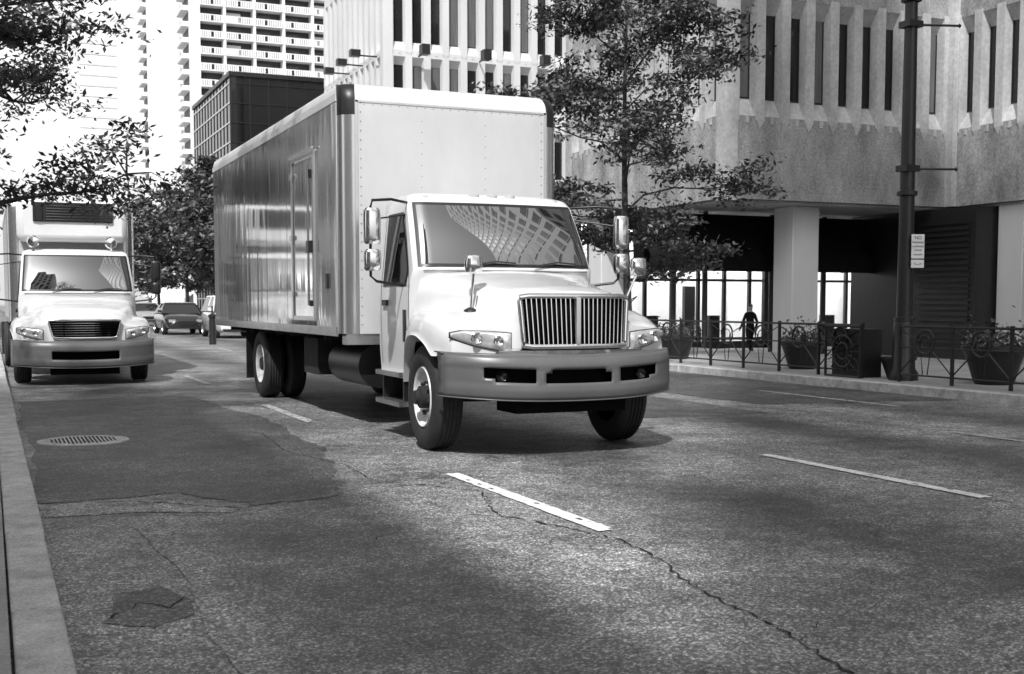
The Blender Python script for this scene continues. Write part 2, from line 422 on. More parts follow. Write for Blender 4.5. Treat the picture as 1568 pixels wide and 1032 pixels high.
    def pr(z): t=(z-bz0)/(bz1-bz0); return .05*(abs(t-.45)/.55)**3+(.012 if .30<t<.74 else 0)
    q=MB()
    q.grid([[(x,by(x)+pr(z)+(.10 if abs(x)>1.165 else 0),z+(.03*(abs(x)/1.17)**2 if z>bz1-.1 else .05*(abs(x)/1.17)**2)) for x in xs] for z in zs],0,skip=hole)
    q.grid([[(x,by(x)+pr(bz1)+d,bz1+.03*(abs(x)/1.17)**2+h) for x in xs] for d,h in ((0,0),(.02,.012),(.16,.015))],0)
    q.grid([[(x,by(x)+pr(bz0)+d,bz0+.05*(abs(x)/1.17)**2) for x in xs] for d in (0,.14)],0)
    q.build('bumper',root,['bumper'],True,ang=50,solid=.012)
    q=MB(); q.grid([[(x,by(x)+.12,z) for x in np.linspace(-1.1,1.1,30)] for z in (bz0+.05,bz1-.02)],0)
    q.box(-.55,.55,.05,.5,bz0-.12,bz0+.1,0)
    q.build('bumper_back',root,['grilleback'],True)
    if A:
        q=MB()
        for s in (-1,1): q.lathe([(.05,.03),(.052,0),(.04,.012),(.0001,.02)],(s*.70,by(.70)+.08,.74),'y',18,0)
        q.build('fog_lamps',root,['wglass'],True)
    dz=0 if A else -.14
    LV=[(.62,1.62,.98),(.9,1.58,1.0),(1.3+dz,1.52,1.01),(1.62+dz,1.47,1.0),(1.72+dz,1.43,.985),(2.05+dz,1.61,.955),(2.40+dz,1.80,.92),(2.47+dz,1.87,.885),(2.51+dz,2.0,.80),(2.53+dz,2.2,.55)]
    zz=[l[0] for l in LV]
    yf=lambda z: interp(z,zz,[l[1] for l in LV]); wd=lambda z: interp(z,zz,[l[2] for l in LV])
    fs=lambda x,z: yf(z)+.09*(abs(x)/wd(z))**2+.07*max(0,(abs(x)/wd(z)-.85)/.15)**2
    rows=[]
    for k,(z,f,w) in enumerate(LV):
        yb=2.70-(.0 if k<7 else [.03,.12,.35][k-7])
        row=[(u*w,fs(u*w,z),z) for u in [-1,-.97,-.9,-.75,-.5,-.25,0,.25,.5,.75,.9,.97,1]]
        yc=fs(w,z)
        row+=[(w,yc+(yb-.06-yc)*t,z) for t in (.08,.35,.7,1)]+[(w-.05,yb,z),(0,yb,z),(-w+.05,yb,z)]+[(-w,yc+(yb-.06-yc)*t,z) for t in (1,.7,.35,.08)]
        rows.append(row)
    q=MB(); q.grid(rows,0,closed=True); n=len(rows[0]); bs=len(q.v)-n; q.face(range(bs,bs+n),0)
    q.build('cab',root,['white'],True,ang=38)
    q=MB()
    def ws(k,z0,z1,off,mi):
        ya_,yb_=yf(z0),yf(z1)
        q.grid([[(u*k*wd(z),min(fs(u*k*wd(z),z),ya_+(yb_-ya_)*(z-z0)/(z1-z0)+.09*(u*k)**2+.07*max(0,(abs(u*k)-.85)/.15)**2)-off-.028*math.sin(math.pi*(z-z0)/(z1-z0))*(1-.5*u*u),z) for u in np.linspace(-1,1,49)] for z in np.linspace(z0,z1,17)],mi)
    ws(.96,1.745+dz,2.405+dz,.006,1); ws(.93,1.775+dz,2.375+dz,.014,0)
    q.build('windshield',root,['glass','black'],True,ang=80)
    for s,nm in ((-1,'side_window_l'),(1,'side_window_r')):
        q=MB()
        for off,ins,mi in ((.006,0,1),(.012,.03,0)):
            rws=[]
            for z in np.linspace(1.56+dz+ins,2.31+dz-ins,7):
                y0=fs(wd(z),z)+.10+ins; y1=2.5-ins
                rws.append([(s*(wd(z)+off),y0+(y1-y0)*t,z) for t in np.linspace(0,1,6)])
            q.grid(rws,mi)
        q.build(nm,root,['glass','black'],True)
    q=MB()
    for s in (-1,1):
        for yy in (1.66,2.56):
            q.grid([[(s*(wd(z)+.004),yy-.006+(max(0,z-1.6-dz)*.45 if yy<2 else 0),z),(s*(wd(z)+.004),yy+.006+(max(0,z-1.6-dz)*.45 if yy<2 else 0),z)] for z in np.linspace(.75,2.3+dz,16)],0)
        q.box(s*1.005,s*1.035,2.32,2.46,1.36+dz,1.42+dz,0)
        q.box(s*1.0,s*1.03,1.74,1.79,1.0,1.32+dz,0)
        for z in (.36,.66): q.box(s*.62,s*1.05,1.85,2.65,z-.025,z+.025,1)
        q.box(s*.55,s*.60,1.9,2.6,.36,.95,0)
        for yy in (1.9,2.58): q.box(s*.62,s*.98,yy,yy+.04,.36,.72,0)
        q.tube([(s*.8,3.3,.68),(s*.8,4.6,.68)],.25,0,20)
    for x in (-.45,.25):
        q.tube([(x,fs(x,1.77+dz)-.05,1.755+dz),(x+.28,fs(x+.28,1.8+dz)-.05,1.80+dz),(x+.5,fs(x+.5,1.8+dz)-.05,1.785+dz)],.009,0,6)
    q.grid([[(u*.9,1.44+.09*u*u+d,1.722+dz+h) for u in np.linspace(-1,1,15)] for d,h in ((-.02,-.02),(.02,.005),(.06,.02))],0)
    q.build('cab_trim',root,['black','alu'],True)
    q=MB()
    for x in ((-.72,-.2,0,.2,.72) if A else ()):
        y0=1.93+.08*x*x; q.lathe([(.06,-.01),(.055,.02),(.03,.035),(.0001,.04)],(x,y0,2.48 if abs(x)<.5 else 2.445),'z',14,0)
    if not A:
        for x in (-.72,.62):
            q.lathe([(.0001,-.06),(.09,-.05),(.11,0),(.09,.04),(.0001,.05)],(x,1.95,2.50),'y',20,0); q.box(x-.02,x+.02,1.93,1.98,2.3,2.42,0)
    q.build('roof_markers',root,['amber' if A else 'chrome'],True)
    for s,nm in ((-1,'mirror_l'),(1,'mirror_r')):
        q=MB(); xm=s*1.38; ym=1.66; zo=dz
        q.tube([(s*.9,1.98,2.40+zo),(s*1.15,ym+.1,2.41+zo),(xm-s*.02,ym+.05,2.39+zo),(xm,ym+.05,2.32+zo),(xm,ym+.05,1.65+zo),(xm-s*.06,ym+.05,1.6+zo),(s*1.0,1.86,1.56+zo)],.014,1,8)
        q.tube([(s*.93,1.98,2.28+zo),(xm,ym+.05,2.2+zo)],.009,1,6)
        def shell(z0,z1,w,d):
            rows=[]
            for z,kk in ((z0,.0),(z0,.75),(z0+.02,.95),(z0+.05,1.),((z0+z1)/2,1.03),(z1-.05,1.),(z1-.02,.95),(z1,.75),(z1,0.)):
                row=[]
                for a in np.linspace(0,2*math.pi,24,endpoint=False):
                    ca,sa=math.cos(a),math.sin(a)
                    row.append((xm+w*kk*math.copysign(abs(ca)**.7,ca),ym+(d if sa<0 else .03)*kk*math.copysign(abs(sa)**.8,sa),z))
                rows.append(row)
            q.grid(rows,0,closed=True)
        shell(1.96+zo,2.31+zo,.085,.06); shell(1.70+zo,1.91+zo,.085,.07)
        q.box(xm-.075,xm+.075,ym+.031,ym+.036,1.98+zo,2.29+zo,1)
        q.build(nm,root,['chrome' if A else 'black','black'],True,ang=45)
    if A:
        for s,nm,bx,tx,by_ in ((-1,'fender_mirror_l',-.76,-.73,.62),(1,'fender_mirror_r',.80,1.0,.62)):
            q=MB(); zb_=1.33
            q.tube([(bx,by_,zb_-.04),(tx,by_-.0,1.70)],.013,0,8)
            q.lathe([(.075,-.02),(.06,.01),(.02,.03),(.0001,.035)],(bx,by_,zb_-.015),'z',16,1)
            q.tube([(bx+.05,by_,zb_),(tx*.75+bx*.25+.06,by_+.04,1.45),(bx+.22,by_+.25,1.40)],.006,1,6)
            rows=[]
            for z,k in ((1.655,.0),(1.655,.7),(1.67,.95),(1.74,1.05),(1.81,.95),(1.825,.7),(1.825,0)):
                rows.append([(tx+.085*k*math.copysign(abs(math.cos(a))**.6,math.cos(a)),by_+.05*k*math.sin(a),z) for a in np.linspace(0,2*math.pi,18,endpoint=False)])
            q.grid(rows,0,closed=True)
            q.build(nm,root,['chrome','black'],True,ang=45)
    wheel(root,'front_wheel_l',-.97,ya,R,-1,steer=rad(-3)); wheel(root,'front_wheel_r',.97,ya,R,1,steer=rad(-3))
    yr=8.0 if A else 7.0
    wheel(root,'rear_wheel_l',-1.05,yr,.5,-1,True); wheel(root,'rear_wheel_r',1.05,yr,.5,1,True)
    q=MB(); q.cyl((0,yr,.5),.09,1.5,'x',14); q.lathe([(.0001,-.25),(.15,-.2),(.22,0),(.15,.2),(.0001,.25)],(0,yr,.5),'x',16)
    for s in (-1,1):
        q.box(s*.62,s*1.24,yr+.68,yr+.70,.25,.98); q.box(s*.5,s*.6,yr-.9,yr+.9,.6,.7)
        q.box(s*.6,s*1.1,4.9,5.6,.5,.95)
    for i in range(int(9 if A else 8)):
        yy=3.3+i*.85; q.box(-1.2 if A else -1.08,1.2 if A else 1.08,yy,yy+.06,.955,1.045)
    q.tube([(.6,2.6,.55),(.6,6.5,.55)],.08)
    q.build('axles_and_frame',root,['grime'],True)
    hw=1.3 if A else 1.13; y0,y1=(3.03,11.0) if A else (2.9,9.9); zt=3.78 if A else 3.37; z0=1.05
    rc=.16
    def plan(insf,inss):
        w=hw-inss; a0=[]
        ff=y0+insf
        for k_ in range(9):
            a=math.pi/2*k_/8; a0.append((-w+rc-rc*math.cos(a),ff+rc-rc*math.sin(a)))
        fr_=[(u*(w-rc),ff) for u in (-.5,0,.5)]
        a1=[(-x,y) for x,y in a0[::-1]]
        return a0+fr_+a1+[(w,y0+2.6),(w,y1),(0,y1),(-w,y1),(-w,y0+2.6)]
    lev=[(z0,0,0),(z0+.1,0,0),(zt-.36,0,0),(zt-.20,0,0),(zt-.155,.008,.0),(zt-.10,.03,.005),(zt-.05,.07,.015),(zt-.015,.13,.03),(zt,.22,.06)]
    rows=[[(x,y,z) for x,y in plan(a,c_)] for z,a,c_ in lev]
    def mf(i,j):
        if j<8 or 12<=j<20: return 3 if i>=2 else 1
        if 8<=j<12: return 0 if i<3 else 5
        if i>=3: return 0
        return 2
    q=MB(); q.grid(rows,0,closed=True,mf=mf); n=len(rows[0]); bs=len(q.v)-n; q.face(range(bs,bs+n),0)
    q.grid([[(x,y,z0-.001) for x,y in ((-hw+.05,y0+.1),(hw-.05,y0+.1))],[(x,y,z0-.001) for x,y in ((-hw+.05,y1),(hw-.05,y1))]],4)
    q.build('cargo_box',root,['boxwhite','alu','boxside' if A else 'boxwhite','black' if A else 'alu','grime','white'],True,ang=50)
    q=MB()
    for s in (-1,1):
        q.box(s*hw,s*(hw+.012),y0+rc+.02,y1,z0-.03,z0+.07,0)
        q.box(s*hw,s*(hw+.01),y0+rc+.02,y1,zt-.20,zt-.12,1)
        yy=y0+rc+1.22
        while yy<y1:
            q.box(s*hw,s*(hw+.0015),yy-.004,yy+.004,z0+.1,zt-.2,2)
            if A:
                for zk in np.arange(z0+.15,zt-.25,.15):
                    for dy in (-.02,.02): q.box(s*(hw),s*(hw+.003),yy+dy-.004,yy+dy+.004,zk-.004,zk+.004,0)
            yy+=1.22
        q.box(s*(hw-.0),s*(hw+.012),y0+rc-.005,y0+rc+.05,z0,zt-.22,0)
        q.box(s*(hw-rc-.03),s*(hw-rc+.005),y0-.006,y0,z0,zt-.2,0)
        for zk in np.arange(z0+.1,zt-.2,.10): q.box(s*(hw-rc-.06)-.005,s*(hw-rc-.06)+.005,y0-.004,y0,zk-.005,zk+.005,2)
    for xk in np.arange(-hw+rc+.1,hw-rc,.10): q.box(xk-.004,xk+.004,y0-.004,y0,zt-.25,zt-.242,2)
    for xk in (-.38,.38):
        for zk in np.arange(z0+.3,zt-.3,.12): q.box(xk-.004,xk+.004,y0-.0035,y0,zk-.004,zk+.004,2)
    q.box(-hw+rc,hw-rc,y0-.006,y0,zt-.225,zt-.205,0)
    q.box(-hw+.05,hw-.05,y0+.02,y0+.2,z0-.12,z0-.001,0)
    q.build('box_rails_and_rivets',root,['alu','boxwhite','grime'],False)
    if A:
        q=MB(); xd=-hw-.012; a,c_,e,g=4.15,5.27,1.18,3.17
        q.box(xd,-hw,a+.06,c_-.06,e+.05,g-.06,2)
        q.box(xd-.02,-hw,a,a+.06,e,g,0); q.box(xd-.02,-hw,c_-.06,c_,e,g,0); q.box(xd-.02,-hw,a+.06,c_-.06,g-.06,g,0); q.box(xd-.015,-hw,a+.06,c_-.06,e,e+.05,0)
        q.box(xd-.05,xd-.02,a-.05,c_+.05,g,g+.03,0)
        q.box(xd-.003,xd,a+.062,a+.075,e+.05,g-.06,1); q.box(xd-.003,xd,c_-.075,c_-.062,e+.05,g-.06,1)
        for zk in (1.5,2.2,2.95): q.box(xd-.035,xd-.018,c_-.1,c_+.04,zk-.03,zk+.03,0)
        q.tube([(xd-.05,a+.12,1.35),(xd-.05,a+.12,3.0)],.014,0,8)
        q.box(xd-.06,xd-.01,a+.08,a+.2,1.98,2.12,1); q.box(xd-.05,xd-.01,a+.08,a+.17,1.35,1.42,1); q.box(xd-.05,xd-.01,a+.1,a+.17,2.85,2.95,1)
        q.box(-hw-.03,-hw,y0+.55,y0+.62,1.55,1.72,1)
        q.build('side_door',root,['alu','black','boxside'],False,bevel=.004)
    else:
        q=MB(); q.box(-.98,.98,y0-.55,y0-.01,zt-.84,zt-.04,0); 
        q.build('refrigeration_unit',root,['white'],True,bevel=.12)
        q=MB(); q.box(-.70,.70,y0-.585,y0-.545,zt-.48,zt-.12,0)
        for i in range(6): q.box(-.48,.48,y0-.60,y0-.586,zt-.45+i*.05,zt-.43+i*.05,0)
        for s in (-1,1): q.box(s*.66,s*.54,y0-.61,y0-.586,zt-.46,zt-.14,0)
        q.build('refrigeration_grille',root,['black'],True,bevel=.01)
    return root
truck('box_truck',(4.82,9.6,0),'A')
truck('refrigerated_truck',(1.48,21.4,0),'B')

# ------------------------------------------------------------ cars
def car(name,loc,paint,suv=False,sc=1.):
    root=empty(name,loc); h=1.72 if suv else 1.45
    st=[(0,.55,.35,.62),(.08,.78,.28,.70),(.5,.88,.22,.86),(1.3,.91,.2,.97),(2.3,.92,.2,1.0),(3.6,.91,.2,1.02),(4.2,.86,.25,1.02),(4.55,.78,.35,.9),(4.62,.6,.5,.75)]
    rows=[]
    for y,w,zl,zh in st:
        if suv: zh+=.12
        h_=[(0,zh),(w*.6,zh-.01),(w*.88,zh-.05),(w*.98,zh-.16),(w,zh-.3),(w*.98,zl+.1),(w*.85,zl)]
        rows.append([(-x,y,z) for x,z in h_[::-1]]+[(x,y,z) for x,z in h_[1:]])
    q=MB(); q.grid(rows,0)
    for r_ in (rows[0],rows[-1]): b0=len(q.v); q.v+=r_; q.face(range(b0,b0+len(r_)),0)
    q.build('body',root,[paint],True,ang=50)
    zb=.98+(.12 if suv else 0)
    rings=[(zb-.03,1.15,4.3 if suv else 4.0,.86),(zb+.22,1.55,4.25 if suv else 3.75,.76),(h-.06,1.95,4.15 if suv else 3.3,.64)]
    q=MB(); q.grid([[(-w,a,z),(w,a,z),(w,(a+b_)/2,z),(w,b_,z),(-w,b_,z),(-w,(a+b_)/2,z)] for z,a,b_,w in rings],0,closed=True)
    q.build('windows',root,['glass'],True,ang=30)
    q=MB(); z,a,b_,w=rings[-1]
    q.grid([[(-w-.02,a-.05,z),(w+.02,a-.05,z),(w+.02,b_+.05,z),(-w-.02,b_+.05,z)],[(-w+.04,a+.1,z+.055),(w-.04,a+.1,z+.055),(w-.04,b_-.1,z+.055),(-w+.04,b_-.1,z+.055)]],0,closed=True); q.face(range(4,8),0)
    for s in (-1,1):
        q.tube([(s*.88,1.12,zb-.03),(s*.78,1.53,zb+.22),(s*.66,1.93,z)],.035,0,6)
        q.tube([(s*.78,2.75,zb+.2),(s*.66,2.75,z)],.03,0,6)
        q.box(s*.86,s*1.03,1.45,1.6,zb,zb+.12,0)
    q.build('roof',root,[paint],True)
    q=MB(); q.box(-.38,.38,-.02,.03,.42,.6,1)
    for s in (-1,1): q.box(s*.45,s*.74,.02,.1,.56,.68,0)
    q.box(-.7,.7,-.03,.06,.27,.38,1)
    q.build('lamps_and_grille',root,['lamp','black'],True)
    for i,(x,y) in enumerate(((-.82,.85),(.82,.85),(-.82,3.6),(.82,3.6))):
        q=MB(); q.lathe([(.19,-.1),(.30,-.11),(.33,-.08),(.33,.08),(.30,.11),(.20,.10),(.19,.06),(.06,.05),(.0001,.06)],(0,0,0),'x',24,0,mf=lambda i,j:1 if i>=5 else 0,sgn=1 if x>0 else -1)
        o=q.build('wheel_%d'%i,root,['rubber','alu'],True); o.location=(x,y,.33)
    return root
car('sedan_car',(7.95,54,0),'car_dark'); car('suv_car',(9.1,47.5,0),'car_white',True); car('sedan_car',(9.0,76,0),'car_grey'); car('sedan_car',(11.8,62,0),'car_dark')

# ------------------------------------------------------------ facades
def ribbed(root,name,p0,u,n,L,m,fw,floors,ztop,depth=.5,mats=('conc','conclow','wglass','curtain'),tooth=True,seed=0,zbot=None):
    r=random.Random(seed); q=MB()
    T=lambda p:(p0[0]+u[0]*p[0]+n[0]*p[1],p0[1]+u[1]*p[0]+n[1]*p[1],p[2])
    nm=int(L/m+.01); L=nm*m
    zprev=zbot
    for fi,(zs,zh) in enumerate(floors):
        zt_=zs-.55
        q.box(0,L,-depth-.3,0,zprev,zt_,1,T)
        b=len(q.v); q.v+=[T((0,-.01,zt_)),T((L,-.01,zt_)),T((L,-depth,zs)),T((0,-depth,zs))]; q.face((b,b+1,b+2,b+3),0)
        zn=zh+.45
        b=len(q.v); q.v+=[T((0,-depth,zh)),T((L,-depth,zh)),T((L,-.01,zn)),T((0,-.01,zn))]; q.face((b,b+1,b+2,b+3),0)
        for i in range(nm):
            a=i*m; w0=a+fw/2; w1=a+m-fw/2
            q.box(w0,w1,-depth-.06,-depth+.0,zs,zh,3 if r.random()<.3 else 2,T)
            q.box(w0,w0+.03,-depth,-depth+.03,zs,zh,4,T); q.box(w1-.03,w1,-depth,-depth+.03,zs,zh,4,T)
            q.box(w0+.03,w1-.03,-depth,-depth+.03,zs,zs+.04,4,T)
        for i in range(nm+1):
            a=i*m
            hw=fw/2
            b=len(q.v); o=.03
            for z in (zt_-.12,zn+.1):
                q.v+=[T((a-hw*.78,o,z)),T((a+hw*.78,o,z)),T((a+hw,-depth+.02,z)),T((a-hw,-depth+.02,z))]
            for f in ((0,1,5,4),(1,2,6,5),(3,0,4,7),(0,3,2,1),(4,5,6,7)): q.face([b+k_ for k_ in f],0)
            if tooth:
                b=len(q.v); h1=.16
                q.v+=[T((a-hw*.78,o,zt_-.12)),T((a+hw*.78,o,zt_-.12)),T((a,.0,zt_-.12-h1*1.6))]; q.face((b,b+1,b+2),0)
                if i<nm:
                    q.box(a+m*.44,a+m*.56,-.2,.02,zt_-.22,zt_-.02,0,T)
        zprev=zn
    q.box(0,L,-depth-.3,0,zprev,ztop,1,T)
    q.build(name,root,list(mats)+['black'],False)
    return L
ob=empty('concrete_office_building')
fl=[(7.5,10.0),(12.2,14.7),(16.9,19.4),(21.6,24.1)]
ribbed(ob,'facade_front',(20.3,30.0),(1,0),(0,-1),8.2,.90,.40,fl,26.,depth=.30,zbot=4.5,seed=1)
ribbed(ob,'facade_street',(19.98,30.3),(0,1),(-1,0),9.95,.90,.40,fl,26.,depth=.30,zbot=4.5,seed=2)
ribbed(ob,'facade_recess',(28.6,10.9),(0,1),(-1,0),18.95,.90,.40,fl,26.,depth=.30,zbot=4.5,seed=3)
q=MB(); q.box(20.62,60,30.62,40.5,4.6,25.9,0); q.box(29.22,60,10,30.62,4.6,25.9,0); 
q.box(19.93,20.4,29.95,30.4,4.45,26.1,1); q.box(19.96,20.5,40.1,40.6,4.5,26,1); q.box(28.4,29.3,29.7,30.6,4.5,26,1)
q.build('upper_mass',ob,['conclow','conc'],False)
q=MB(); q.box(20.2,60,30.2,48,4.42,4.49,0); q.box(28.8,60,10.2,30.2,4.42,4.49,0); q.build('soffit',ob,['conc'],False)
q=MB()
for x,y in ((23.5,31.2),(20.9,39),(29.3,27.6),(29.3,20)): q.box(x-.5,x+.5,y-.5,y+.5,-.4,4.42,0); 
q.build('columns',ob,['conclight'],True,bevel=.03)
q=MB()
for x,y in ((20.4,33.5),(21.6,33.5),(24.6,34),(25.6,34),(26.8,34)): q.tube([(x,y,-.4),(x,y,4.4)],.09,0,12)
q.box(28.0,29.2,28.2,34,-.4,4.4,0)
for i in range(22): q.box(27.94,28.0,28.4,30.6,.1+i*.18,.2+i*.18,0)
q.box(30.0,30.2,12,28,-.4,4.4,1)
for i in range(12): q.box(29.93,30.0,12+i*1.35,12.07+i*1.35,-.4,4.4,0)
q.build('ground_floor_metalwork',ob,['pole','wglass'],True)
q=MB(); q.box(21,40,44,44.2,-.4,4.4,0)
for i in range(9): q.box(21+i*2.1,21.5+i*2.1,43.2,43.8,-.35,4.4,0)
q.build('lobby_walls',ob,['lobby'],False)
q=MB()
for i in range(9): q.box(21.2+i*2.,22.9+i*2.,40.6,43,4.34,4.40,0)
q.build('lobby_added_glow',ob,['light'],False)  # glowing panels added under the soffit to make the lobby read bright
q=MB()
for i in range(14): q.box(20.6+i*1.2,20.72+i*1.2,39.9,40.04,-.4,4.4,0)
for z in (.0,2.3,4.3): q.box(20.6,37,39.93,40.03,z-.05,z+.05,0)
for i in range(6): q.box(21.+i*2.9,21.5+i*2.9,41.2,41.6,-.33,.9,0)
q.box(28.4,31,39.7,39.88,-.4,4.4,0); q.box(20.6,37,39.7,39.88,-.4,-.1,0)
q.box(21.9,22.4,42.6,42.8,-.3,2.1,0); q.box(26.5,27.,42.6,42.8,-.3,2.1,0)
q.build('lobby_mullions',ob,['pole'],False)
aw=MB(); sec_=[(0,4.15),(-.15,4.1),(-.95,2.95),(-1.0,2.85),(-1.0,2.42),(-.96,2.42),(-.9,2.8)]
rows=[[(x,33.4+d,z) for d,z in sec_] for x in np.linspace(18.9,26.9,12)]
for a in np.linspace(.15,math.pi/2,8): rows.append([(26.9-d*math.sin(a)*1.3,33.4+d*math.cos(a),z) for d,z in sec_])
aw.grid(rows); aw.box(18.9,28.2,33.38,33.5,2.6,4.3); 
for i in range(7): aw.tube([(19.2+i*1.3,32.45,2.5),(19.2+i*1.3,33.3,2.45)],.02)
aw.build('awning',None,['awning'],True)

ob2=empty('precast_office_block')
fl2=[(4.6,7),(9.4,11.8),(14.5,15.9),(17.3,21.6),(24,28.3),(30.7,35),(37.4,41.7)]
ml=('conclight','conclight','wglass','curtain')
ribbed(ob2,'facade_front',(22.6,70),(1,0),(0,-1),26,1.2,.55,fl2,46,depth=.35,zbot=0,mats=ml,seed=5)
ribbed(ob2,'facade_street',(22.2,70.4),(0,1),(-1,0),14,1.2,.55,fl2,46,depth=.35,zbot=0,mats=ml,seed=6)
q=MB(); q.box(22.9,49,70.7,84.5,-.4,46,0); q.box(22.15,22.75,69.95,70.55,-.4,46.2,0); q.build('core',ob2,['conclight'],False)
q=MB()
for x in (24.4,28.4,32.4,36.4):
    q.tube([(x,69.9,16.4),(x,68.9,16.4)],.05); q.box(x-.25,x+.25,68.5,69.1,16.3,16.9)
for y in (71,74,77): q.tube([(22.1,y,16.4),(20.9,y,16.4)],.05); q.box(20.4,21,y-.25,y+.25,16.3,16.7)
q.build('floodlights',ob2,['pole'],False)

gb=empty('dark_glass_building')
q=MB(); q.box(18.6,44,100,119,-.4,20,0); q.build('glass_volume',gb,['darkglass'],False)
q=MB()
for i in range(13):
    q.box(18.54,18.6,100+i*1.55,100.1+i*1.55,0,20.2,0)
for i in range(17): q.box(18.6+i*1.55,18.68+i*1.55,99.95,100,0,20.2,0)
for k in range(13):
    q.box(18.53,18.6,100,119,k*1.6+.2,k*1.6+.32,1); q.box(18.6,44,99.94,100,k*1.6+.2,k*1.6+.26,0)
q.box(18.45,44.1,99.85,119.1,20.0,20.35,0)
q.build('mullions',gb,['pole','alu'],False)

tw=empty('apartment_tower')
q=MB(); X0,X1,Y0=36.2,66.,230.
q.box(X0,X1,Y0+2.4,Y0+78,-.4,100,0)
q.box(X0,X0+1.2,Y0,Y0+2.4,-.4,100,0)
for f in range(33):
    z=f*3.0
    q.box(X0+1.2,X1,Y0+.0,Y0+2.4,z-.12,z+.12,0)
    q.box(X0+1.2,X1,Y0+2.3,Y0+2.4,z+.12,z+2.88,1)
    x=X0+1.2; k=0
    while x<X1-.3:
        if k%12 not in (5,): q.box(x,x+.30,Y0-.06,Y0+.02,z+.12,z+1.15,0)
        x+=.42; k+=1
    q.box(X0+1.2,X1,Y0-.08,Y0+.04,z+1.1,z+1.25,0)
    for k in range(5):
        xx=X0+5.5+k*5.6; q.box(xx,xx+.5,Y0+.1,Y0+2.3,z+.12,z+2.88,0)
        q.box(xx+1.,xx+3.6,Y0+2.2,Y0+2.3,z+.5,z+2.3,2 if (k*7+f*3)%6 else 0)
q.build('front_balconies',tw,['towerwhite','towerdark','wglass'],False)
q=MB()
for f in range(33):
    z=f*3.
    for yy in (Y0+6,Y0+70):
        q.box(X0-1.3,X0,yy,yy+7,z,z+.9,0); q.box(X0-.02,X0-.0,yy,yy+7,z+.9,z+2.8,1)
for i in range(9): q.box(X0-.5,X0,Y0+14+i*6.4,Y0+15+i*6.4,0,100,0)
q.build('side_wall',tw,['towerwhite','towerdark'],False)
q=MB(); q.box(30,42,430,452,0,92,0); q.box(33,39,433,449,92,104,0); q.tube([(36,440,104),(36,440,125)],.5)
for f in range(26): q.box(29.9,42.1,429.8,430,f*3.5+1,f*3.5+2.4,1)
q.build('distant_high_rise',None,['towerwhite','conclight'],False)

def grid_block(name,x0,x1,y0,y1,h,face,wm='conclight',mod=3.2,fh=3.6,ww=1.7,wh=2.0,gm='wglass',low=None):
    root=empty(name); q=MB(); 
    xs_=x1 if low is None else low[0]
    q.box(x0,xs_,y0,y1,-.4,h,0)
    if low: q.box(xs_+.01,x1,y0,y1,-.4,low[1],0)
    for f in range(int(h/fh)):
        z=1.+f*fh
        if 'E' in face:
            xe=x1 if (low is None or z+wh<low[1]) else xs_
            y=y0+.8
            while y+ww<y1: q.box(xe-.02,xe+.03,y,y+ww,z,z+wh,1); q.box(xe,xe+.12,y-.1,y+ww+.1,z-.12,z-.003,0); y+=mod
        if 'W' in face:
            y=y0+.8
            while y+ww<y1: q.box(x0-.03,x0+.02,y,y+ww,z,z+wh,1); q.box(x0-.12,x0,y-.1,y+ww+.1,z-.12,z-.003,0); y+=mod
        if 'N' in face:
            x=x0+.8
            while x+ww<(x1 if (low is None or z+wh<low[1]) else xs_): q.box(x,x+ww,y1-.02,y1+.03,z,z+wh,1); x+=mod
    q.build('walls_and_windows',root,[wm,gm],False)
grid_block('unseen_stone_office',-30,-7.5,-11.5,3.5,20.3,'EN','conclight')  # out of view, height and length set to shade the left lane
grid_block('masonry_building',-30,-9.5,14,30,9,'E','conclow')
grid_block('unseen_stone_office',-30,-7.5,40,80,20,'E','towerwhite')
grid_block('unseen_high_rise',24,50,-26,4,95,'WN','towerwhite',3.0,4.2,1.8,2.4,'towerdark')
grid_block('unseen_high_rise',-20,-7.5,-55,-29.3,94,'EN','conclight',3.,4.,1.6,2.4,low=(-14.5,84))  # added out of view, stepped top shapes the shade on road and facade

